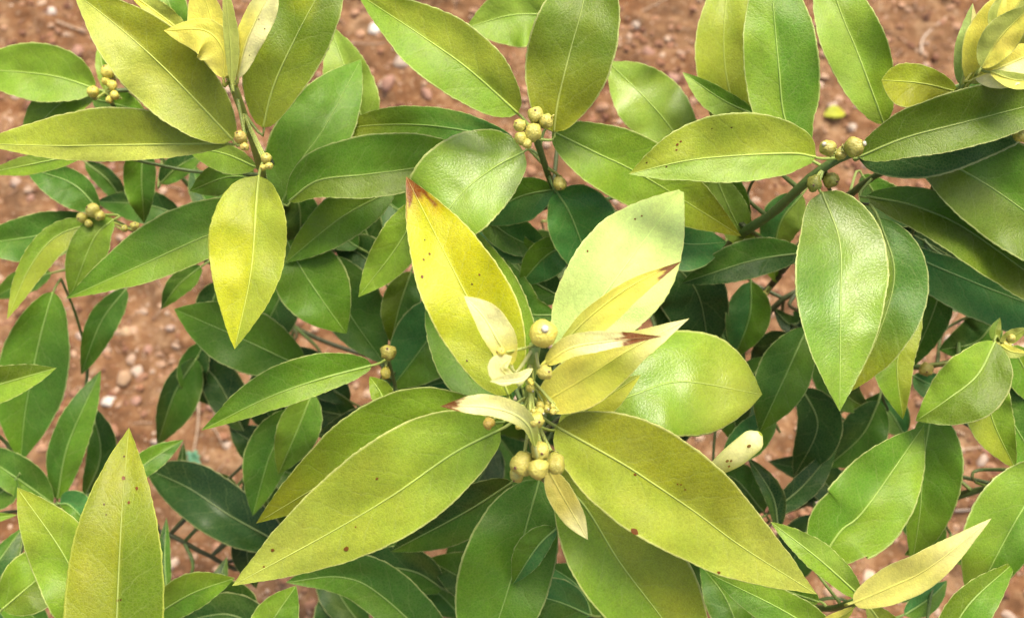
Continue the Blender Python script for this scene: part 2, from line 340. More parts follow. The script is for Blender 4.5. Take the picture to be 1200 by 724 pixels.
L('centre', [(627, 524), (620, 500), (600, 484), (565, 476), (516, 476)], 11, 15, .306, .296, 'P', 'P', base='YG', brown=.84, m=.50, tp=2.2, bp=.7, fold=.5, young=True, edge=.05, lab='cream young leaf with a red-brown tip left of the stem', third='PY', mott=.3)
L('centre', [(643, 551), (660, 582), (689, 632)], 14, 17, .318, .315, 'OL', 'OL', tip='P', m=.42, tp=2.3, fold=.3, young=True, lab='small buff young leaf hanging below the fruitlets', bp=.5)
L('centre', [(652, 619), (630, 640), (601, 684)], 14, 22, .372, .380, 'BG', 'G', third='LG', m=.45)
L('centre', [(600, 565), (545, 600), (458, 646)], 30, 28, .405, .44, 'MG', 'DG')
L('bottom', [(690, 720), (655, 705), (600, 690)], 30, 26, .42, .41, 'MG', 'BG')
L('bottom', [(600, 640), (560, 680), (500, 655)], 26, 40, .44, .46, 'DG', 'MG')
# pale rolled leaf on the right
def rolled_leaf():
    mb = MB(); a = P(828, 556, .352); b_ = P(891, 508, .338); m_ = a.lerp(b_, .5) - FWD * .002
    pts = crom([a, m_, b_], 26); ax = (b_ - a).normalized(); sd = ax.cross(FWD).normalized(); nn = ax.cross(sd)
    if nn.dot(FWD) > 0: nn = -nn
    rings = []
    for i, p in enumerate(pts):
        t = i / 25; r = .0049 * (.55 + .45 * sm(0, .55, t)) * math.sqrt(max(.02, 1 - sm(.82, 1.0, t) ** 2 * .93)); row = []
        for k in range(27):                                 # the blade rolls over itself: a spiral with a free margin on top
            q = -2.2 + k / 26 * 7.0; rr = r * (1.0 - .030 * k / 26 * 5 * (1 if k < 14 else .9)) * (1 + .05 * noise.noise(Vector((t * 4, q, 8))))
            c = mixc(PAL['P'], PAL['PG'], .55 * sm(.3, -.4, math.cos(q)) + .25 * (1 - t)); c = mixc(c, (.8, .76, .5), .8 if k in (0, 26) else 0)
            row.append(mb.add(p + (sd * math.sin(q) * .92 + nn * math.cos(q) * .8) * rr, c, (3 + k, t * 25, 25)))
        rings.append(row)
    for i in range(25):
        for k in range(26): mb.f.append((rings[i][k], rings[i][k + 1], rings[i + 1][k + 1], rings[i + 1][k]))
    for (t, q, r) in [(.85, .1, .0006), (.5, .3, .0005), (.45, -.2, .0004), (.55, .1, .0004)]:
        p = pts[int(t * 25)] + nn * .0041 + sd * q * .004; ids = [mb.add(p + (ax * math.cos(w) * 1.5 + sd * math.sin(w)) * r, mixc(BROWN, (.4, .3, .1), .4), (99, 0, 0)) for w in [k * .785 for k in range(8)]]; mb.f.append(tuple(ids))
    tube(mb, crom([a, a.lerp(P(790, 560, .38), .5), P(760, 545, .42)], 8), .0007, (.3, .34, .1), 8)
    def go(parent):
        o = mb.build('leaf', MYOUNG, parent); o['label'] = 'plump cream young leaf rolled into a tube right of the centre'
    make_parts_later('centre', go)
rolled_leaf()
# --- top centre shoot
L('top', [(607, 133), (551, 83), (501, 47), (418, -8)], 40, 42, .372, .365, 'G2', 'YG', m=.42, tp=1.8, fold=.3, third='G', bp=.55)
L('top', [(649, 155), (654, 118), (668, 61), (684, 0), (690, -70)], 50, 52, .372, .36, 'OG', 'OG', m=.45, third='O', base='O', bp=.55, fold=.2, lab='broad upright olive green leaf above the top fruitlets')
L('top', [(647, 154), (700, 180), (755, 207), (869, 277)], 42, 40, .385, .400, 'G2', 'G2', tip='O', m=.42, tp=1.7, fold=.25, third='OG', bp=.55)
L('top', [(812, 185), (768, 128), (712, 72)], 38, 38, .44, .43, 'LG', 'LG', m=.5, tp=2.4, fold=.12, wax=True)
L('top', [(602, 164), (510, 148), (436, 147), (384, 156)], 22, 22, .400, .416, 'G', 'G', tip='YG', base='BG', m=.45, tp=2.6)
L('topleft', [(338, 236), (372, 212), (426, 205), (480, 198), (566, 182)], 46, 28, .398, .400, 'G', 'OG', third='OG', m=.46, tp=2.2, fold=.3)
L('top', [(614, 178), (580, 196), (540, 228), (492, 292)], 48, 62, .386, .374, 'G2', 'G2', m=.50, third='PG', bp=.5, fold=.12, tp=2.3, roll=.3, wax=True)
L('top', [(655, 18), (600, 18), (546, 33)], 38, 30, .43, .425, 'G2', 'LG', m=.42, third='YG')
L('top', [(652, 224), (670, 255), (700, 335)], 50, 32, .395, .415, 'BG', 'BG', third='G', bp=.5)
L('top', [(650, 222), (606, 232), (556, 262)], 30, 22, .41, .43, 'BG', 'G')
L('top', [(672, 285), (640, 300), (608, 335)], 26, 20, .415, .425, 'BG', 'G', third='LG')
L('top', [(560, 245), (595, 275), (650, 300)], 26, 20, .43, .435, 'BG', 'MG')
L('top', [(660, 350), (615, 320), (572, 250)], 30, 30, .45, .46, 'MG', 'DG')
L('top', [(560, 268), (590, 285), (640, 300)], 18, 22, .44, .43, 'G', 'BG')
L('centre', [(650, 370), (612, 362), (588, 300)], 24, 24, .42, .43, 'MG', 'MG')
L('right', [(838, 205), (855, 245), (884, 302)], 20, 22, .42, .43, 'LG', 'LG')
L('top', [(760, 262), (800, 285), (852, 284)], 26, 34, .405, .42, 'BG', 'BG', third='G', bp=.5)
L('right', [(820, 195), (850, 215), (880, 285)], 18, 28, .425, .44, 'G', 'G2')
# --- top left shoot
L('topleft', [(273, 164), (223, 111), (180, 68), (133, 27), (86, -10)], 48, 42, .365, .350, 'YL', 'O', third='YG', m=.45, tp=2.1, fold=.3, bp=.55, mott=.4, lab='large yellow-green leaf with olive blotches at the upper left', base='YG')
L('topleft', [(268, 168), (200, 169), (144, 170), (60, 171), (-30, 168)], 19, 44, .368, .375, 'YL', 'YG', third='YG', m=.46, tp=1.6, fold=.10, wav=.55, bp=.6, mott=.35, lab='long horizontal leaf with a wavy yellow edge')
L('topleft', [(308, 150), (321, 100), (347, 43), (370, 0), (405, -62)], 47, 40, .365, .350, 'OG', 'OG', third='Y', m=.46, fold=.15, mott=.45, tp=2.1, base='YG', bp=.6, lab='olive green leaf with yellow mottling beside the cream young leaf')
L('topleft', [(303, 206), (300, 240), (294, 320), (275, 409)], 38, 53, .365, .350, 'YG', 'Y', third='O', base='YG', m=.36, tp=1.75, fold=.2, bp=.5, mott=.4, lab='bright yellow drooping leaf with an olive right half', edgec='YL', edge=.7)
L('topleft', [(330, 238), (352, 190), (380, 150), (423, 70)], 50, 34, .405, .415, 'G', 'G', third='G2', m=.45, tp=2.2)
L('topleft', [(432, 165), (415, 110), (386, 28)], 30, 28, .44, .435, 'LG', 'LG')
L('topleft', [(262, 92), (262, 60), (240, 36), (192, 36)], 32, 15, .343, .336, 'PY', 'PY', young=True, third='P', m=.45, tp=2.0, lab='small pale yellow leaf curling to the left')
L('topleft', [(268, 92), (256, 50), (232, -30)], 30, 16, .346, .338, 'PY', 'PY', young=True, m=.5)
L('topleft', [(272, 100), (270, 50), (262, -30)], 7, 10, .337, .33, 'YL', 'YL', young=True)
L('topleft', [(278, 92), (288, 52), (304, 16), (322, -18)], 16, 20, .340, .328, 'PY', 'P', young=True, tip='P', m=.6, tp=3, edge=.1, lab='cream white young leaf with brown specks at the top edge', specks=5)
L('farleft', [(222, 44), (180, 12), (146, -12)], 9, 14, .40, .39, 'PY', 'YL', third='YG')
L('farleft', [(205, 50), (200, 10), (180, -30)], 24, 20, .45, .44, 'LG', 'G')
L('farleft', [(112, 104), (55, 88), (-45, 80)], 32, 36, .45, .445, 'G2', 'G2', third='LG', m=.4)
L('farleft', [(112, 108), (70, 122), (24, 172)], 24, 27, .455, .455, 'G2', 'G2', third='LG')
L('farleft', [(125, 108), (120, 80), (116, 50)], 8, 8, .46, .46, 'LG', 'G')
L('farleft', [(108, 116), (135, 122), (172, 132)], 18, 18, .47, .465, 'G', 'MG')
L('topleft', [(100, 180), (50, 190), (-20, 204)], 12, 12, .40, .42, 'G2', 'LG')
L('topleft', [(300, 196), (262, 180), (215, 172)], 22, 12, .395, .41, 'G2', 'LG', third='LG')
L('topleft', [(300, 208), (265, 208), (222, 224)], 20, 20, .41, .425, 'G', 'G')
L('midleft', [(116, 246), (84, 215), (28, 196)], 28, 16, .46, .455, 'MG', 'MG', third='G')
L('farleft', [(170, 165), (166, 205), (169, 262)], 17, 22, .455, .47, 'MG', 'G')
L('farleft', [(188, 215), (208, 196), (240, 178)], 16, 14, .48, .47, 'DG', 'MG')
L('midleft', [(212, 252), (170, 240), (112, 236)], 22, 18, .49, .49, 'MG', 'DG')
L('topleft', [(304, 215), (265, 222), (232, 208)], 14, 10, .44, .44, 'MG', 'G')
L('midleft', [(105, 256), (50, 275), (-40, 288)], 30, 26, .47, .46, 'MG', 'MG', third='G', m=.4, tip='G')
L('midleft', [(122, 258), (68, 276), (36, 312), (8, 374)], 20, 16, .435, .42, 'YG', 'G2', third='G', tip='YG')
L('midleft', [(133, 257), (110, 280), (82, 349)], 22, 24, .43, .425, 'G2', 'G2', third='O')
L('topleft', [(318, 252), (248, 274), (158, 314), (77, 350)], 26, 44, .41, .395, 'G2', 'G', third='OG', m=.42, tp=1.6, fold=.2, bp=.5, lab='long green leaf pointing left below the drooping yellow leaf')
L('midleft', [(236, 312), (208, 335), (189, 362)], 14, 14, .47, .475, 'G', 'MG')
L('midleft', [(148, 338), (118, 378), (95, 439)], 20, 16, .50, .50, 'MG', 'MG')
L('left', [(62, 342), (46, 400), (30, 480), (24, 542)], 42, 42, .47, .485, 'MG', 'G', third='G', m=.5, base='G')
L('left', [(-70, 472), (-20, 456), (66, 431)], 22, 22, .41, .40, 'OG', 'G2', third='YG')
L('left', [(67, 585), (80, 520), (118, 434)], 22, 22, .48, .47, 'MG', 'G', third='G')
L('left', [(100, 582), (118, 530), (104, 468)], 16, 20, .50, .50, 'MG', 'DG')
L('left', [(62, 590), (20, 560), (-40, 520)], 20, 26, .475, .47, 'G', 'MG')
L('left', [(70, 590), (82, 592), (104, 614)], 22, 14, .47, .465, 'BG', 'G')
# --- bottom left
L('bottomleft', [(134, 850), (137, 724), (142, 615), (147, 550), (151, 501)], 62, 54, .330, .345, 'O', 'OG', base='OG', tip='O', third='OG', m=.36, tp=2.15, fold=.2, specks=7, spots=[(.83, -.05, 2.4), (.8, .5, 2), (.75, .2, 1.6), (.42, 0, 1.8)], lab='large olive yellow upright leaf with dark specks at the bottom left', mott=.3, edgec='YL', edge=.7, bp=.6)
L('bottomleft', [(122, 770), (98, 700), (72, 645), (20, 571)], 44, 40, .365, .36, 'G2', 'G2', tip='YG', third='OG', m=.45, tp=2.2, fold=.25)
L('left', [(2, 714), (30, 690), (90, 640)], 36, 34, .40, .41, 'G2', 'OG', third='O')
L('left', [(-30, 700), (0, 655), (28, 616)], 12, 20, .44, .45, 'MG', 'DG')
L('left', [(-50, 618), (-15, 608), (20, 603)], 7, 7, .45, .45, 'G2', 'G2')
L('left', [(20, 730), (2, 690), (-20, 640)], 30, 30, .45, .45, 'BG', 'G')
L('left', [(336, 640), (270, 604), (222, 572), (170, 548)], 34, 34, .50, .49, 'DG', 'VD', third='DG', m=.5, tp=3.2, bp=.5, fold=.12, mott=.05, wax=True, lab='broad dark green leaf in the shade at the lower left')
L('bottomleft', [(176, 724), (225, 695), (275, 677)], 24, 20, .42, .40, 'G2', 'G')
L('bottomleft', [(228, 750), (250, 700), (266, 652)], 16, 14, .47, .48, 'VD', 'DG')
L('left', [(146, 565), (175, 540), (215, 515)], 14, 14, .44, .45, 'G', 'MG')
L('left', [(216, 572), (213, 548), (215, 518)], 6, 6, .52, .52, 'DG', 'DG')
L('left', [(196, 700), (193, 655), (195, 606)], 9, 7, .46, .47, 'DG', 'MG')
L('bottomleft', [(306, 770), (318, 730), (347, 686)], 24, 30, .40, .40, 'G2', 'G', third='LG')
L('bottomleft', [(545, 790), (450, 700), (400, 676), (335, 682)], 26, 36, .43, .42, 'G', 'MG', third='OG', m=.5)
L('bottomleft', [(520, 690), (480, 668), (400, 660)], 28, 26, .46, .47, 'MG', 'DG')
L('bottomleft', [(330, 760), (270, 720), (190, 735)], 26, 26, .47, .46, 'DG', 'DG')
# --- inner left
L('inner', [(436, 428), (372, 445), (311, 467), (236, 504)], 18, 32, .400, .385, 'G2', 'G', third='OG', m=.42, tp=1.7, fold=.25, bp=.55)
L('midleft', [(358, 432), (290, 400), (204, 362)], 36, 38, .465, .455, 'MG', 'G', third='OG', tip='G', m=.48, tp=2.4)
L('topleft', [(336, 282), (354, 316), (380, 355), (406, 391)], 44, 40, .43, .425, 'G', 'G', third='OG', m=.42, fold=.15)
L('topleft', [(462, 222), (400, 255), (334, 308)], 28, 28, .425, .42, 'G', 'G2', third='LG', m=.42)
L('topleft', [(345, 225), (352, 250), (350, 300)], 24, 24, .45, .46, 'MG', 'DG')
L('inner', [(450, 330), (425, 300), (388, 284)], 26, 26, .47, .475, 'DG', 'DG')
L('centre', [(496, 232), (468, 285), (420, 348)], 26, 26, .40, .405, 'G2', 'G2', third='LG')
L('inner', [(482, 318), (468, 360), (458, 403)], 22, 22, .455, .45, 'MG', 'OG')
L('inner', [(380, 300), (405, 360), (452, 428)], 44, 30, .47, .46, 'MG', 'MG')
L('inner', [(535, 350), (500, 400), (457, 457)], 44, 40, .45, .44, 'G', 'BG', bp=.6)
L('inner', [(560, 440), (510, 450), (462, 462)], 24, 24, .46, .46, 'BG', 'MG')
L('inner', [(452, 478), (446, 460), (433, 441)], 12, 14, .40, .40, 'G2', 'G2')
L('left', [(366, 460), (350, 500), (326, 556)], 26, 24, .44, .44, 'G', 'G2')
L('left', [(350, 478), (318, 530), (296, 604)], 24, 30, .455, .46, 'G', 'MG')
L('inner', [(336, 330), (320, 365), (290, 420)], 30, 30, .50, .50, 'DG', 'MG')
L('inner', [(440, 300), (420, 250), (395, 210)], 30, 22, .49, .49, 'MG', 'DG')
L('midleft', [(286, 505), (250, 440), (215, 420)], 22, 26, .53, .53, 'DG', 'VD')
L('midleft', [(230, 420), (205, 460), (184, 522)], 30, 16, .52, .53, 'MG', 'DG')
L('inner', [(410, 470), (350, 430), (300, 430)], 22, 26, .50, .50, 'DG', 'DG')
L('inner', [(420, 490), (370, 480), (320, 470)], 22, 26, .50, .51, 'VD', 'DG')
L('left', [(340, 540), (300, 520), (268, 500)], 24, 24, .53, .53, 'DG', 'VD')
L('inner', [(470, 470), (430, 500), (370, 510)], 24, 26, .48, .49, 'DG', 'VD')
L('centre', [(600, 470), (560, 420), (500, 420)], 24, 30, .44, .45, 'MG', 'BG')
L('left', [(330, 620), (310, 580), (290, 545)], 30, 24, .52, .52, 'VD', 'DG')
# --- right
L('right', [(943, 178), (920, 140), (912, 72), (900, -60)], 40, 48, .378, .365, 'G2', 'G', third='O', m=.42, tp=2.2, bp=.55, fold=.18)
L('right', [(882, 190), (858, 120), (848, 50), (856, -50)], 34, 40, .415, .40, 'YG', 'YG', third='G2', m=.5)
L('right', [(888, 136), (848, 118), (800, 85)], 20, 12, .405, .398, 'LG', 'G', third='LG')
L('right', [(956, 184), (920, 180), (815, 187), (737, 204)], 31, 50, .362, .352, 'LG', 'YG', third='G2', m=.40, tp=2.0, bp=.5, fold=.35, lab='yellow-green horizontal leaf left of the paired fruitlets', spots=[(.72, .55, 1.6), (.7, .6, 1.3), (.73, .4, 1.2)], specks=4)
L('right', [(1036, 146), (1006, 65), (984, 11), (962, -60)], 36, 38, .385, .375, 'LG', 'G2', third='YL', m=.45, tp=2.0)
L('topright', [(1122, 108), (1080, 98), (1033, 94)], 30, 22, .372, .365, 'O', 'YG', third='Y', m=.62, tp=3.5, bp=.6, wav=.3)
L('topright', [(1006, 184), (1060, 162), (1120, 146), (1270, 108)], 38, 30, .365, .350, 'OG', 'OG', third='G', m=.5, bp=.55, fold=.35, tp=2.4)
L('topright', [(1006, 186), (1070, 160), (1150, 125), (1280, 95)], 34, 60, .380, .365, 'MG', 'DG', third='MG', m=.45, bp=.55, fold=.1, mott=.05)
L('rightfork', [(1075, 178), (1128, 200), (1200, 247), (1300, 330)], 64, 52, .392, .380, 'G', 'OG', third='OG', m=.45, bp=.55, fold=.3, tp=2.2)
L('rightfork', [(1016, 230), (1080, 244), (1150, 280), (1310, 400)], 30, 34, .402, .390, 'G', 'OG', third='OG', tip='O', m=.42, bp=.6, fold=.35)
L('rightfork', [(1040, 287), (1110, 318), (1190, 350), (1310, 392)], 20, 40, .425, .41, 'BG', 'BG', third='LG', m=.5, bp=.5, fold=.1, mott=.2)
L('rightfork', [(1010, 250), (1060, 270), (1130, 310)], 24, 30, .44, .45, 'VD', 'VD', mott=0)
L('right', [(963, 225), (984, 284), (985, 356), (984, 482)], 55, 54, .374, .340, 'G2', 'G', third='OG', base='OG', tip='G2', m=.38, tp=1.65, bp=.5, fold=.18, wax=True, lab='large hanging green leaf with a soft sheen on the right', mott=.25)
L('right', [(1030, 256), (1048, 320), (1030, 390), (998, 458)], 42, 40, .385, .375, 'MG', 'OG', tip='O', third='OG', m=.42, tp=2.0)
L('rightfork', [(1078, 368), (1052, 420), (1058, 491)], 20, 28, .41, .405, 'YG', 'G2', third='G')
L('rightfork', [(1108, 318), (1092, 370), (1064, 434)], 22, 26, .43, .44, 'MG', 'MG', third='G')
L('farright', [(1170, 368), (1145, 400), (1100, 410)], 22, 30, .45, .46, 'MG', 'DG')
L('farright', [(1166, 400), (1145, 440), (1110, 468), (1073, 493)], 44, 36, .385, .375, 'OG', 'G2', third='G2', m=.42, tp=1.7, bp=.6)
L('farright', [(1164, 418), (1160, 480), (1190, 550)], 26, 30, .395, .40, 'G2', 'YG', third='LG')
L('farright', [(1160, 440), (1190, 500), (1240, 580)], 34, 26, .41, .41, 'MG', 'G')
L('farright', [(1186, 405), (1205, 440), (1230, 480)], 22, 24, .40, .41, 'G2', 'G')
L('bottomright', [(960, 660), (985, 622), (1013, 597), (1083, 498)], 48, 50, .385, .392, 'G', 'G2', third='OG', m=.42, tp=1.9, bp=.5, fold=.15, lab='broad green leaf above the cream leaf at the lower right')
L('lowerright', [(1092, 480), (1082, 540), (1078, 600), (1068, 665)], 48, 22, .40, .41, 'G', 'G', third='G2', m=.35, tip='G2', tp=1.8)
L('bottomright', [(1000, 706), (1042, 688), (1090, 664), (1162, 607)], 24, 22, .345, .330, 'PG2', 'PG2', base='PG2', tip='P', third='P', m=.36, tp=1.7, bp=.45, fold=.3, young=True, lab='long cream yellow leaf at the lower right', roll=-.1)
L('bottomright', [(1012, 702), (960, 655), (903, 611)], 15, 19, .372, .37, 'G2', 'LG', third='LG', tp=2.4)
L('bottomright', [(1016, 708), (1050, 745), (1110, 770)], 18, 18, .36, .35, 'YG', 'YG')
L('lowerright', [(1240, 545), (1196, 600), (1136, 712)], 36, 52, .385, .395, 'G', 'G2', third='LG', bp=.5, m=.45, wax=True)
L('lowerright', [(1095, 790), (1130, 715), (1190, 657)], 22, 34, .375, .38, 'OG', 'G', third='OG')
L('bottomright', [(1000, 775), (930, 722), (834, 673)], 26, 24, .37, .365, 'G', 'G2', third='G', tp=2.2)
L('bottomright', [(960, 705), (915, 690), (870, 676)], 16, 20, .39, .39, 'G2', 'G')
L('lowerright', [(940, 455), (958, 500), (930, 560)], 30, 24, .46, .47, 'DG', 'DG', mott=.05)
L('lowerright', [(1030, 470), (1010, 510), (968, 548)], 28, 28, .47, .48, 'MG', 'DG')
L('bottomright', [(900, 602), (940, 570), (982, 520)], 14, 18, .45, .47, 'VD', 'DG', mott=.02)
L('bottomright', [(912, 620), (905, 580), (876, 535)], 10, 14, .45, .45, 'DG', 'VD')
L('farright', [(946, 384), (925, 430), (890, 506)], 30, 34, .43, .42, 'G', 'MG', third='G2', m=.45)
L('farright', [(880, 330), (878, 372), (860, 420)], 24, 28, .455, .46, 'G', 'BG')
L('right', [(780, 300), (818, 345), (832, 420)], 34, 46, .45, .46, 'DG', 'DG', mott=.05, bp=.5)
L('right', [(942, 296), (880, 306), (798, 332)], 20, 26, .425, .42, 'DG', 'MG', mott=.05, m=.42)
L('right', [(940, 228), (915, 260), (905, 305)], 24, 24, .43, .44, 'LG', 'BG', third='LG')
L('right', [(860, 270), (900, 300), (910, 332)], 14, 20, .46, .47, 'G', 'G2')
L('farright', [(960, 400), (990, 460), (1020, 480)], 26, 26, .46, .47, 'DG', 'MG')
L('farright', [(930, 395), (905, 410), (880, 440)], 20, 20, .48, .49, 'DG', 'VD')
L('farright', [(1000, 440), (970, 470), (945, 470)], 22, 22, .49, .5, 'MG', 'G')
L('lowerright', [(1060, 510), (1040, 480), (1010, 470)], 20, 20, .49, .5, 'G', 'BG')
L('farright', [(1070, 440), (1090, 450), (1130, 462)], 14, 18, .47, .47, 'BG', 'BG')
L('lowerright', [(1040, 560), (1090, 630), (1060, 650)], 24, 24, .45, .45, 'G', 'MG')
L('lowerright', [(1110, 640), (1075, 680), (1030, 705)], 20, 18, .45, .44, 'MG', 'G')
L('lowerright', [(1168, 572), (1190, 578), (1240, 600)], 20, 14, .43, .42, 'G2', 'G')
L('lowerright', [(1010, 560), (960, 570), (925, 600)], 16, 16, .52, .53, 'DG', 'VD')
L('bottomright', [(895, 600), (860, 560), (830, 560)], 24, 24, .46, .46, 'DG', 'MG')
L('farright', [(850, 540), (890, 500), (905, 470)], 20, 22, .44, .44, 'BG', 'G')
L('farright', [(965, 350), (930, 380), (905, 360)], 12, 14, .5, .5, 'VD', 'DG')
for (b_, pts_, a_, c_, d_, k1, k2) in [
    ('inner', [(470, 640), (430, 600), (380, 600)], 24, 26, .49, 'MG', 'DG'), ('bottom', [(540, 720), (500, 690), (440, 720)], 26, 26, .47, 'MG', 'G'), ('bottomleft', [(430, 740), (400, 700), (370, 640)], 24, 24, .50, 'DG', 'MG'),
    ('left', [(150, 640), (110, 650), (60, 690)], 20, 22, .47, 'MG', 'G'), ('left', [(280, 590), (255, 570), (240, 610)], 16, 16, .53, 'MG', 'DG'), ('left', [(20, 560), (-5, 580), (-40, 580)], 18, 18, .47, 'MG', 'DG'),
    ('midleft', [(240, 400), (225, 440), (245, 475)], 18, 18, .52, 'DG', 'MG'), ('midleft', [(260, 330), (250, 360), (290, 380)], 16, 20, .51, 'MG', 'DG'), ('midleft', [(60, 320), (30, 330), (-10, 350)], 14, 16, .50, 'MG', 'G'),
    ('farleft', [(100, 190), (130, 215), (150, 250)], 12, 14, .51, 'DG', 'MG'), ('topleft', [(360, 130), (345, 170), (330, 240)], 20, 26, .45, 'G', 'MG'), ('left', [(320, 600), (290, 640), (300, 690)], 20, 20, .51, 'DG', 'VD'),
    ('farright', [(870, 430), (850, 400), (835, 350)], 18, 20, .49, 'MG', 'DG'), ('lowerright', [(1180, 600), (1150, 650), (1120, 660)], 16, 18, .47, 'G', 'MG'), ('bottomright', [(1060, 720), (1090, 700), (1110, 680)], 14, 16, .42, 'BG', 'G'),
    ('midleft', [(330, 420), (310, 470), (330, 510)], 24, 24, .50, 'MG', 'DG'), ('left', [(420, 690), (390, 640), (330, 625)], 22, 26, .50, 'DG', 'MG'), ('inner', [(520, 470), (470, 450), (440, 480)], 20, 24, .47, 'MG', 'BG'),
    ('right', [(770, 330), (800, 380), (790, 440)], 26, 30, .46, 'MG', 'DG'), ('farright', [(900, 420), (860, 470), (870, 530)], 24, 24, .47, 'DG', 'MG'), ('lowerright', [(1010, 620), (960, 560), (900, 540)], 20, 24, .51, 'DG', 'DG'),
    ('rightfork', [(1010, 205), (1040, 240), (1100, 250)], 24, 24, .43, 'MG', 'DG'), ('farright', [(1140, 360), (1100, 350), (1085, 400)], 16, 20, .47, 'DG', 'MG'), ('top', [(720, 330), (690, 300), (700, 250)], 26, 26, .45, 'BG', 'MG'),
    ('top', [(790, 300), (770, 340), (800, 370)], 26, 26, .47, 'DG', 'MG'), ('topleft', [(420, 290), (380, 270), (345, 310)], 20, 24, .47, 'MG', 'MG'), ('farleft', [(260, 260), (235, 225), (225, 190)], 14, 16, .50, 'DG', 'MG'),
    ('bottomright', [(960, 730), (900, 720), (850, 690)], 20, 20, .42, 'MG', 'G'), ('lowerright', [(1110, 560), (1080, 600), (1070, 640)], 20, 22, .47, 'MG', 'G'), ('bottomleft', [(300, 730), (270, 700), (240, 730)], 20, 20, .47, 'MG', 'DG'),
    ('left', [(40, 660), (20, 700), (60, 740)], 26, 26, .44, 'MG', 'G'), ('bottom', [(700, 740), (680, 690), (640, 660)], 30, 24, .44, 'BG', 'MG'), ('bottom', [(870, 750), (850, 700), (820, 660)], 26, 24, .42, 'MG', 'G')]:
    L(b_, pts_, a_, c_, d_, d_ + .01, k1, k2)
# top right young shoot
L('topright', [(1126, 100), (1134, 60), (1140, 4)], 15, 14, .358, .348, 'PG', 'P', young=True, m=.42, third='PY', lab='narrow cream upright young leaf at the top right')
L('topright', [(1136, 98), (1160, 55), (1210, -20)], 34, 34, .352, .340, 'PY', 'YL', young=True, third='P', m=.5)
L('topright', [(1142, 92), (1180, 76), (1235, 52)], 20, 26, .347, .34, 'PY', 'P', young=True, third='PY', mott=.4, lab='cream curled young leaf at the right edge', edge=.1)
L('topright', [(1150, 80), (1172, 44), (1212, 4)], 20, 22, .341, .332, 'YL', 'PY', young=True)
L('topright', [(1172, 40), (1168, 20), (1178, -10)], 10, 10, .338, .335, 'YL', 'PY', young=True)
L('topright', [(1160, 84), (1190, 94), (1235, 96)], 9, 10, .343, .34, 'YL', 'PY', young=True)
# small young shoot at the right edge
L('farright', [(1172, 402), (1185, 395), (1204, 384)], 8, 8, .39, .385, 'YL', 'YG', young=True, rows=20)
L('farright', [(1172, 404), (1186, 412), (1206, 414)], 6, 7, .385, .38, 'PY', 'YL', young=True, rows=20)
L('farright', [(1170, 400), (1166, 390), (1172, 372)], 7, 7, .40, .40, 'G2', 'YG', young=True, rows=20)
# bottom edge small yellow leaves
L('bottomright', [(1000, 712), (985, 722), (960, 728)], 6, 7, .36, .36, 'Y', 'PY', young=True, rows=20)
# unseen lower foliage that fills the heart of the shrub
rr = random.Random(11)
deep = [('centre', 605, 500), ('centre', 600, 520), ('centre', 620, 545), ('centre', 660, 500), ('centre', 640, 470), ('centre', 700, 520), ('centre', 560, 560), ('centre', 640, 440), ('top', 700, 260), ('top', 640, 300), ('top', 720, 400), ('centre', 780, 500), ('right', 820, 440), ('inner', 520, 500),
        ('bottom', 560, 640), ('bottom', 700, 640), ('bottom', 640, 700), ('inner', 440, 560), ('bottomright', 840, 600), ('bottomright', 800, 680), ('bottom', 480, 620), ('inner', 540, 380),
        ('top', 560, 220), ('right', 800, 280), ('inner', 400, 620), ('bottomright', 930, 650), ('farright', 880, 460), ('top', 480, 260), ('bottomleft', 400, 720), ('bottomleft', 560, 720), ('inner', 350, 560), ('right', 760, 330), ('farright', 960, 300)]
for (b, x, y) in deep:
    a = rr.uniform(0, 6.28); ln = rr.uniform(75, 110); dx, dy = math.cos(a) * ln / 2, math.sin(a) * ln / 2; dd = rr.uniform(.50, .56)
    L(b, [(x - dx, y - dy), (x + rr.uniform(-6, 6), y + rr.uniform(-6, 6)), (x + dx, y + dy)], rr.uniform(24, 34), rr.uniform(24, 34), dd, dd + rr.uniform(-.02, .03), rr.choice(['DG', 'VD', 'MG']), rr.choice(['DG', 'MG']), rows=24 if 0 else NR)

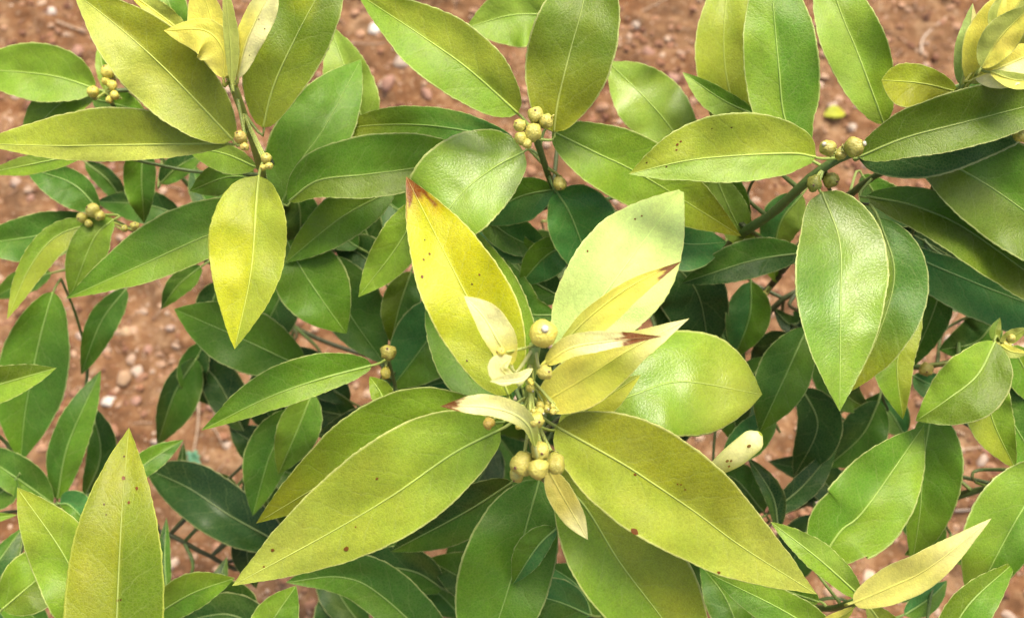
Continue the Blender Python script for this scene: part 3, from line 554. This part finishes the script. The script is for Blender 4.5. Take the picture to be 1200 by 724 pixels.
# ---------------------------------------------------------------- fruitlets
FG = (.56, .49, .11); FY = (.70, .60, .11); FO = (.42, .36, .08)
def fruit(br, x, y, r, d, dirpx=(0, -.3), col=FG, nub='white', cal=True, el=1.05, lab=None):
    """fruitlet: dented ball on a calyx with the style scar at its free end; dirpx = where the free end points in the picture"""
    c = P(x, y, d); R = r * d / F
    ax = (RT * dirpx[0] - UP * dirpx[1] - FWD * .75).normalized()
    a = ax.cross(UP).normalized() if abs(ax.dot(UP)) < .95 else ax.cross(RT).normalized(); b = ax.cross(a); mb = MB(); CNT[0] += 1; sd = CNT[0] * 3.7
    nlat, nlon = 14, 18
    prof = []
    for i in range(nlat + 1):
        th = math.pi * i / nlat; prof.append((math.sin(th) * (1 - .06 * math.cos(th)), -math.cos(th) * el))
    rings = []
    for i, (rad, h) in enumerate(prof[1:-1]):
        rings.append([])
        for k in range(nlon):
            q = 2 * math.pi * k / nlon; w = 1 + (.12 if r > 15 else .34) * noise.noise(Vector((math.cos(q) * 1.5, math.sin(q) * 1.5, h + sd))) + .07 * noise.noise(Vector((math.cos(q) * 4, math.sin(q) * 4, h * 4 + sd))) + .02 * math.cos(q * 8)
            f = .5 + .5 * noise.noise(Vector((math.cos(q), math.sin(q), h * 1.3 + sd))); cc = mixc(col, (.24, .30, .05), .35 * f + .3 * sm(.1, -1, h))
            rings[-1].append(mb.add(c + (a * math.cos(q) + b * math.sin(q)) * rad * R * w + ax * h * R, cc))
    top = mb.add(c + ax * el * R, mixc(col, (.3, .33, .08), .3)); bot = mb.add(c - ax * el * R, (.2, .26, .05))
    for i in range(len(rings) - 1):
        for k in range(nlon): mb.f.append((rings[i][k], rings[i][(k + 1) % nlon], rings[i + 1][(k + 1) % nlon], rings[i + 1][k]))
    for k in range(nlon):
        mb.f.append((bot, rings[0][(k + 1) % nlon], rings[0][k])); mb.f.append((top, rings[-1][k], rings[-1][(k + 1) % nlon]))
    # style scar
    if nub:
        nc = {'white': (.62, .56, .44), 'brown': (.13, .05, .04), 'long': (.6, .55, .15)}[nub]; nl = {'white': .22, 'brown': .12, 'long': .6}[nub]
        tube(mb, [c + ax * R * (el - .12), c + ax * R * (el + nl * .6), c + ax * R * (el + nl)], lambda t: R * ((.30 if nub == 'white' else .17) - .07 * t), lambda t: mixc(col, nc, sm(.1, .6, t)), 10)
        if nub == 'none': tube(mb, [c + ax * R * (el + nl - .01), c + ax * R * (el + nl + .04)], R * .12, (.16, .12, .06), 8)
    # calyx: five lobes and the stalk
    if cal:
        for k in range(5):
            q = 2 * math.pi * k / 5 + sd; o = a * math.cos(q) + b * math.sin(q); s = ax.cross(o); base = c - ax * R * (el + .06); pc = (.34, .36, .09)
            i0 = mb.add(base - ax * R * .1, pc); i1 = mb.add(base + o * R * .45 + s * R * .3, pc); i2 = mb.add(base + o * R * .45 - s * R * .3, pc); i3 = mb.add(base + o * R * .85 + ax * R * .22, pc); i4 = mb.add(base + o * R * .45 - ax * R * .14, pc)
            mb.f += [(i0, i1, i4), (i0, i4, i2), (i1, i3, i4), (i4, i3, i2), (i0, i2, i1), (i1, i2, i3)]
    bl = bpts[br]; tg = min(bl, key=lambda q_: (q_ - c).length)
    st = c - ax * R * el * .9
    tube(mb, crom([st, st - ax * R * .8, st.lerp(tg, .7) - ax * R * .3, tg], 10), lambda t: R * .18 + .0001 + .0002 * t, (.34, .40, .09), 8)
    def go(parent):
        o = mb.build('fruitlet', MFRUIT, parent)
        if lab: o['label'] = lab
    make_parts_later(br, go)
def sepal_bits(br, x, y, d, n, R, col, seed):
    """tiny buds and flower stalk scars clustered on the stem"""
    rn = random.Random(seed)
    for k in range(n):
        fruit(br, x + rn.uniform(-R, R), y + rn.uniform(-R, R), rn.uniform(2.8, 5.4), d + rn.uniform(-.004, .006), (rn.uniform(-1, 1), rn.uniform(-1, .6)), col, rn.choice(['white', None, None]), rn.random() < .6, 1.2)
fruit('centre', 636, 391, 16.5, .300, (.10, -.28), FY, 'white', el=1.0, lab='largest yellow fruitlet with a white scar at the centre')
fruit('centre', 639, 436, 9, .305, (.35, -.1), FG, 'brown', lab='small cone-shaped fruitlet with a purple-brown tip')
fruit('centre', 587, 412, 5.5, .298, (.1, -.2), FY, 'brown')
fruit('centre', 573, 496, 6.5, .318, (-.4, .3), (.62, .42, .09), None, el=1.2)
fruit('centre', 628, 492, 9.5, .305, (.3, .1), FG, 'brown')
fruit('centre', 633, 528, 11.5, .312, (.1, .1), FG, 'brown')
fruit('centre', 613, 543, 14, .316, (-.6, .2), FG, 'brown')
fruit('centre', 631, 549, 12, .310, (-.3, .5), FG, None)
fruit('centre', 651, 543, 11, .320, (.3, .7), (.42, .36, .08), None, el=1.35)
fruit('centre', 606, 556, 8.5, .325, (-.5, .8), FG, 'brown')
sepal_bits('centre', 624, 484, .310, 7, 10, FG, 3); sepal_bits('centre', 614, 498, .314, 4, 7, FY, 4); sepal_bits('centre', 620, 452, .310, 3, 6, FY, 5); sepal_bits('centre', 645, 478, .312, 4, 6, FG, 6)
for (x, y, r, dp, nb) in [(627, 135, 9.5, (0, -.3), 'brown'), (640, 142, 8.5, (.7, -.4), 'long'), (625, 155, 10, (.2, .2), None), (609, 147, 7, (-.5, -.2), 'brown'), (611, 162, 8, (-.5, .5), None), (618, 168, 6, (0, .8), None)]:
    fruit('top', x, y, r, .358, dp, FG, nb)
fruit('top', 656, 215, 7.5, .392, (.1, .9), FG, 'brown', el=1.2)
for (x, y, r, dp, nb, dd) in [(970, 174, 9.5, (-.7, -.4), 'white', .352), (1001, 172, 11, (.8, -.2), 'white', .352), (985, 180, 7, (.1, .3), None, .356), (954, 215, 9, (-.3, .3), 'brown', .372), (974, 211, 9, (.4, .3), 'brown', .380)]:
    fruit('right', x, y, r, dd, dp, FO if y < 200 else (.26, .26, .05), nb)
fruit('topright', 1197, 158, 9, .36, (.1, .2), FG, None)
for (x, y, r) in [(127, 84, 8), (109, 108, 6.5), (131, 100, 5.5), (124, 95, 5), (134, 112, 5), (128, 117, 4)]:
    fruit('farleft', x, y, r, .438, (random.uniform(-.6, .6), random.uniform(-.6, .3)), FY, 'brown', lab=None)
for (x, y, r, dp) in [(282, 161, 7.5, (-.2, -.4)), (287, 172, 5, (.2, .4)), (312, 186, 6, (.3, -.6)), (315, 194, 4.5, (.2, .4)), (309, 196, 4, (-.3, .4))]:
    fruit('topleft', x, y, r, .352, dp, (.50, .38, .09) if x < 290 else FG, 'brown', el=1.15)
for (x, y, r) in [(96, 255, 6), (109, 247, 8), (117, 253, 5.5), (104, 262, 4.5), (158, 265, 5), (146, 268, 4)]:
    fruit('midleft', x, y, r, .425, (random.uniform(-.6, .4), random.uniform(-.6, .4)), FG, 'brown')
fruit('inner', 455, 413, 9.5, .392, (0, -.4), FO, 'brown'); fruit('inner', 452, 437, 6, .405, (.1, .6), FY, None, el=1.4)
fruit('farright', 1085, 433, 8, .44, (-.2, .2), FO, 'brown'); fruit('farright', 1165, 415, 6, .39, (-.2, .2), FY, 'brown')
sepal_bits('farright', 1176, 404, .385, 5, 9, FG, 8); sepal_bits('lowerright', 1168, 568, .44, 3, 6, FO, 9)
0 and sepal_bits('topright', 1178, 70, .335, 3, 8, (.72, .66, .40), 10)
sepal_bits('rightfork', 888, 352, .48, 4, 7, FO, 12)

# ---------------------------------------------------------------- link branches and hang their pieces
trunk = MB(); tube(trunk, crom([ROOT - Vector((0, 0, .03)), ROOT + Vector((.008, .004, .06)), P(*FORK) - Vector((.004, .006, .05)), P(*FORK)], 24), lambda t: .0075 - .004 * t, lambda t: mixc((.16, .13, .09), STEMD, sm(.2, 1, t)), 14, knob=.2)
trunk.build('trunk', MSTEM, plant)
for key in BR:
    o = bmb[key].build('branch', MSTEM, plant)
    if blab[key]: o['label'] = blab[key]
    branches[key] = o
for key, fn in leaf_jobs: fn(branches[key])

# ---------------------------------------------------------------- soil
def fbm(x, y, s, o=4):
    v = 0; a = 1
    for k in range(o): v += a * noise.noise(Vector((x * s, y * s, k * 7.7))); a *= .5; s *= 2.1
    return v
def soil_h(x, y):
    v = noise.voronoi(Vector((x * 62, y * 62, 0)))[0][0]; v2 = noise.voronoi(Vector((x * 125 + 9, y * 125, 3)))[0][0]
    return 0.012 * fbm(x, y, 6, 3) + .009 * fbm(x, y, 34, 3) + .012 * max(0, .62 - v) * max(0, noise.noise(Vector((x * 17, y * 17, 2))) + .45) + .0030 * max(0, .6 - v2) - .010
xs = [-60, -20, -6, -2, -1.2] + [-.85 + i * .0042 for i in range(406)] + [1.2, 2, 6, 20, 60]
ys = [-60, -20, -6, -2, -1] + [-.52 + i * .0042 for i in range(270)] + [1, 2, 6, 20, 60]
vs = []; fs = []
for y in ys:
    for x in xs:
        near = abs(x) < .86 and -.53 < y < .62
        vs.append((x, y, soil_h(x, y) if near else (.3 * noise.noise(Vector((x * .2, y * .2, 0))) - .02 if abs(x) > 3 or abs(y) > 3 else -.008)))
nx = len(xs)
for j in range(len(ys) - 1):
    for i in range(nx - 1): fs.append((j * nx + i, j * nx + i + 1, (j + 1) * nx + i + 1, (j + 1) * nx + i))
m, t = newmat('red_soil'); k = t.links.new; out = N(t, 'ShaderNodeOutputMaterial'); tc = N(t, 'ShaderNodeTexCoord')
def nz(scale, det=6, ro=.6):
    n = N(t, 'ShaderNodeTexNoise'); n.inputs['Scale'].default_value = scale; n.inputs['Detail'].default_value = det; n.inputs['Roughness'].default_value = ro; k(tc.outputs['Object'], n.inputs['Vector']); return n.outputs[0]
r1 = N(t, 'ShaderNodeValToRGB'); k(nz(48, 8, .68), r1.inputs[0]); e = r1.color_ramp.elements
e[0].position = .30; e[0].color = (.045, .019, .010, 1); e[1].position = .72; e[1].color = (.38, .245, .135, 1); x_ = e.new(.5); x_.color = (.165, .074, .030, 1)
r2 = N(t, 'ShaderNodeValToRGB'); k(nz(7, 4), r2.inputs[0]); e = r2.color_ramp.elements; e[0].position = .35; e[0].color = (.15, .066, .028, 1); e[1].position = .68; e[1].color = (.25, .170, .10, 1)
c = mixn(t, .35, r1.outputs[0], r2.outputs[0])
c = mixn(t, M_(t, 'MULTIPLY', M_(t, 'SUBTRACT', nz(160, 3), .58), 5.0, True), c, (.38, .28, .19, 1))
pr = N(t, 'ShaderNodeBsdfPrincipled'); k(c, pr.inputs['Base Color']); pr.inputs['Roughness'].default_value = .95; pr.inputs['Specular IOR Level'].default_value = .15
b = N(t, 'ShaderNodeBump'); b.inputs['Strength'].default_value = .9; b.inputs['Distance'].default_value = .003; k(nz(120, 6), b.inputs['Height']); k(b.outputs[0], pr.inputs['Normal']); k(pr.outputs[0], out.inputs[0])
me = bpy.data.meshes.new('ground'); me.from_pydata(vs, [], fs); me.materials.append(m); me.polygons.foreach_set('use_smooth', [True] * len(me.polygons)); me.update()
g = bpy.data.objects.new('ground', me); S.collection.objects.link(g); g['kind'] = 'structure'
def gh(x, y): p = G(x, y, -.008); return Vector((p.x, p.y, soil_h(p.x, p.y)))

# stones
def stone(mb, c, r, col, rn, sub=1, flat=.6):
    import bmesh
    key = ('ico', sub)
    if key not in CACHE:
        bm = bmesh.new(); bmesh.ops.create_icosphere(bm, subdivisions=sub, radius=1); CACHE[key] = ([v.co.copy() for v in bm.verts], [[v.index for v in f.verts] for f in bm.faces]); bm.free()
    V, Fa = CACHE[key]; n0 = len(mb.v); sx, sy = rn.uniform(.75, 1.35), rn.uniform(.7, 1.1); an = rn.uniform(0, 6.28); sd = rn.uniform(0, 90)
    for v in V:
        w = 1 + .55 * noise.noise(v * 1.1 + Vector((sd, 0, 0))); x, y, z = v.x * sx * w, v.y * sy * w, v.z * flat * w
        mb.add(Vector((c.x + r * (x * math.cos(an) - y * math.sin(an)), c.y + r * (x * math.sin(an) + y * math.cos(an)), c.z + r * z)), col)
    for f in Fa: mb.f.append(tuple(n0 + q for q in f))
CACHE = {}
rn = random.Random(5); mb = MB()
SC = [(.26, .12, .06), (.32, .17, .09), (.42, .28, .18), (.15, .06, .03), (.48, .36, .26), (.28, .14, .08), (.38, .22, .13)]
for i in range(20000):
    x, y = rn.uniform(-.72, .72), rn.uniform(-.42, .56)
    if noise.noise(Vector((x * 5, y * 5, 4))) + rn.uniform(-.5, .5) < -.25: continue
    r = .0012 + .0048 * rn.random() ** 3.2; h = soil_h(x, y); stone(mb, Vector((x, y, h + r * .15)), r, mixc(rn.choice(SC), (.20, .10, .055), rn.uniform(0, .5)), rn, 1, rn.uniform(.5, .85))
o = mb.build('gravel', MSTONE, smooth=False); o['kind'] = 'stuff'; o['label'] = 'fine reddish clods and grit scattered over the soil'; o['category'] = 'gravel'
PALE = (.40, .32, .25); PINK = (.30, .17, .12); TAN = (.38, .26, .15); WHITE = (.58, .53, .46)
PB = [(60, 14, 5, WHITE, 'tiny white pebble near the top left corner'), (439, 33, 7, WHITE, 'white pebble beside the tip of the topmost green leaf'), (470, 72, 9, PALE, 'pale pink-white pebble below the topmost green leaf'),
      (144, 442, 9, TAN, 'larger tan pebble of the pair on the left soil'), (158, 433, 7, PALE, 'pale pebble touching a larger tan one on the left soil'), (128, 471, 6.5, WHITE, 'round off-white pebble on the soil below the tan pair'),
      (143, 386, 8, TAN, 'tan pebble on the soil under the long left leaf'), (200, 385, 5, PALE, 'small pale pebble right of the tan one on the left soil'),
      (976, 126, 6, PALE, 'pale pebble next to the fallen yellow leaf scrap'), (103, 337, 4.5, PALE, None), (72, 425, 7, PALE, None), (70, 462, 6, PINK, None), (160, 470, 5, PINK, None), (92, 392, 6, PALE, None),
      (170, 405, 6, PINK, None), (30, 330, 6, PALE, None), (20, 395, 6, PINK, None), (185, 520, 5, PALE, None), (108, 500, 5, PINK, None), (250, 480, 6, PINK, None), (265, 520, 5, PALE, None),
      (300, 560, 6, PINK, None), (90, 60, 7, PINK, None), (35, 110, 6, PALE, None), (20, 215, 6, PALE, None), (35, 232, 5, PINK, None), (130, 195, 5, PINK, None), (455, 100, 8, PINK, None), (500, 110, 7, PINK, None),
      (430, 110, 7, PINK, None), (760, 60, 8, PINK, None), (790, 90, 7, PINK, None), (745, 30, 6, PALE, None), (1065, 150, 7, PINK, None), (1000, 150, 6, PALE, None), (1090, 90, 6, PINK, None), (1110, 400, 6, PALE, None),
      (1125, 380, 5, PINK, None), (1150, 540, 6, PALE, None), (1110, 600, 6, PINK, None), (1160, 640, 5, PALE, None), (1135, 620, 5, PINK, None), (1185, 720, 6, PALE, None), (905, 560, 5, PINK, None), (920, 400, 6, PINK, None), (1020, 510, 5, PALE, None)]
def tagt(o, lab, cat, grp=None):
    o['label'] = lab; o['category'] = cat
    if grp: o['group'] = grp
for (x, y, r, col, lab) in PB:
    p = gh(x, y); mb = MB(); R = r * (p - CAM).length / F; c0 = Vector((0, 0, 0)); stone(mb, c0, R, mixc(col, (.25, .11, .07), rn.uniform(0, .35)), rn, 2, rn.uniform(.5, .8))
    o = mb.build('pebble', MSTONE); o.location = p + Vector((0, 0, R * .12))
    if lab: tagt(o, lab, 'pebble')
    else: tagt(o, 'small reddish pebble lying among others on the bare soil' if col == PINK else 'small pale pebble lying among others on the bare soil', 'pebble', 'small reddish pebbles on the soil' if col == PINK else 'small pale pebbles on the soil')
# straws and twigs
def straw(pts, r, col, name, lab, cat='straw', lift=.004):
    q = [gh(x, y) + Vector((0, 0, lift)) for x, y in pts]; o0 = q[0].copy(); mb = MB()
    tube(mb, crom([v - o0 for v in q], 18), lambda t: r * .001 * (1 - .4 * t), col, 7, knob=.5); o = mb.build(name, MSTRAW); o.location = o0; tagt(o, lab, cat)
ST = (.42, .31, .21); GR = (.26, .21, .17)
straw([(1080, 62), (1085, 40), (1108, 22)], 1.3, (.5, .40, .31), 'dry_straw', 'pale curved straw on the soil left of the top right shoot')
straw([(733, 22), (760, 10), (800, -6)], .8, ST, 'dry_straw', 'thin pale straw right of the upright olive leaf')
straw([(112, 185), (124, 200), (133, 214)], .9, ST, 'dry_straw', 'short pale straw below the long horizontal leaf')
straw([(108, 226), (128, 215), (148, 205)], .8, ST, 'dry_straw', 'pale straw crossing beside a shorter one under the left leaves')
straw([(952, 592), (968, 574), (985, 556)], 1.3, (.55, .46, .36), 'dry_straw', 'thick pale straw at the tip of the dark narrow leaf')
straw([(238, 470), (236, 505), (230, 538)], 1.0, ST, 'dry_straw', 'long pale straw leading down to the tiny seedling')
straw([(250, 500), (258, 512), (262, 524)], .7, ST, 'dry_straw', 'short thin straw below the tip of the long inner leaf')
straw([(1115, 600), (1150, 596), (1180, 588)], 1.0, GR, 'dry_twig', 'grey dry twig above the tip of the long cream leaf', 'twig')
straw([(1140, 606), (1165, 590), (1178, 600)], .8, GR, 'dry_twig', 'short bent grey twig touching a longer one', 'twig')
straw([(1098, 548), (1120, 530), (1150, 525)], .8, ST, 'dry_straw', 'pale straw on the soil left of the lower right stem')
straw([(400, 50), (425, 56), (452, 52)], .7, GR, 'dry_twig', 'thin grey twig beside the white pebble at the top', 'twig')
straw([(68, 28), (85, 32), (100, 34)], 1.4, ST, 'dry_straw', 'pale flat straw at the top left behind the big leaf')
straw([(1096, 400), (1112, 378), (1130, 352)], .8, ST, 'dry_straw', 'pale straw on the soil gap at the right')
# grit of straw fragments, too many to count
mb = MB()
for i in range(900):
    x, y = rn.uniform(-.65, .65), rn.uniform(-.4, .52); a = rn.uniform(0, 6.28); l = rn.uniform(.004, .02)
    p0 = Vector((x, y, soil_h(x, y) + .0012)); x2, y2 = x + math.cos(a) * l, y + math.sin(a) * l; p2 = Vector((x2, y2, soil_h(x2, y2) + .0016))
    tube(mb, [p0, p0.lerp(p2, .5) + Vector((rn.uniform(-.001, .001), 0, .0012)), p2], rn.uniform(.0003, .0006), mixc(ST, (.35, .2, .13), rn.random()), 5)
o = mb.build('plant_litter', MSTRAW); o['kind'] = 'stuff'; o['label'] = 'short dry straw and root fragments strewn on the soil'; o['category'] = 'plant litter'
# fallen scrap of yellow leaf
def ground_leaf(name, x, y, ang, ln, w, col, lab, cat, mat=None):
    c = gh(x, y) + Vector((0, 0, .004)); mb = MB(); rows = 12; T = []; B = []
    for s in (0, 1):
        R_ = []
        for i in range(rows):
            t_ = i / (rows - 1); h = math.sin(math.pi * min(1, t_ * .96 + .02)) ** .8 * w
            row = []
            for u in (-1, -.5, 0, .5, 1):
                px, py = (t_ - .5) * ln, u * h
                row.append(mb.add(Vector((px * math.cos(ang) - py * math.sin(ang), px * math.sin(ang) + py * math.cos(ang), abs(u) * h * .35 + .002 * math.sin(t_ * 4) - s * .0004)), PAL[col], (u * h * 1000, t_ * ln * 1000, ln * 1000)))
            R_.append(row)
        (T if s == 0 else B).extend(R_)
    for i in range(rows - 1):
        for j in range(4):
            mb.f.append((T[i][j], T[i][j + 1], T[i + 1][j + 1], T[i + 1][j])); mb.f.append((B[i][j], B[i + 1][j], B[i + 1][j + 1], B[i][j + 1]))
        mb.f.append((T[i][0], T[i + 1][0], B[i + 1][0], B[i][0])); mb.f.append((T[i][4], B[i][4], B[i + 1][4], T[i + 1][4]))
    o = mb.build(name, mat or MYOUNG); o.location = c; tagt(o, lab, cat); return o
ground_leaf('fallen_leaf', 977, 136, .15, .024, .008, 'Y', 'bright yellow fallen leaf scrap on the soil between two upper leaves', 'fallen leaf')
# tiny seedling
sd_ = bpy.data.objects.new('seedling', None); S.collection.objects.link(sd_); p = gh(234, 543); sd_.location = p; tagt(sd_, 'tiny bluish green seedling on the soil at the lower left', 'seedling')
mb = MB(); tube(mb, [Vector((0, 0, -.004)), Vector((.001, 0, .006)), Vector((0, .001, .013))], .0006, (.2, .35, .2), 6); mb.build('stem', MSTEM, sd_)
for kk in range(6):
    a = kk * 1.05 + .3; mb = MB(); ln = .006 + .002 * (kk % 3); rows = 7; T = []
    for s in (0, 1):
        for i in range(rows):
            t_ = i / (rows - 1); h = .0024 * math.sin(math.pi * (t_ * .97 + .015)); r_ = t_ * ln
            for u in (-1, 0, 1): T.append(mb.add(Vector((math.cos(a) * r_ - math.sin(a) * u * h, math.sin(a) * r_ + math.cos(a) * u * h, .0125 + .004 * math.sin(t_ * 2.4) + abs(u) * h * .3 - s * .0003)), (.16, .38, .24), (u * h * 1000, t_ * ln * 1000, ln * 1000)))
    h0 = rows * 3
    for i in range(rows - 1):
        for j in range(2):
            q = i * 3 + j; mb.f.append((q, q + 1, q + 4, q + 3)); mb.f.append((h0 + q, h0 + q + 3, h0 + q + 4, h0 + q + 1))
        mb.f.append((i * 3, i * 3 + 3, h0 + i * 3 + 3, h0 + i * 3)); mb.f.append((i * 3 + 2, h0 + i * 3 + 2, h0 + i * 3 + 5, i * 3 + 5))
    mb.build('leaf', MYOUNG, sd_)
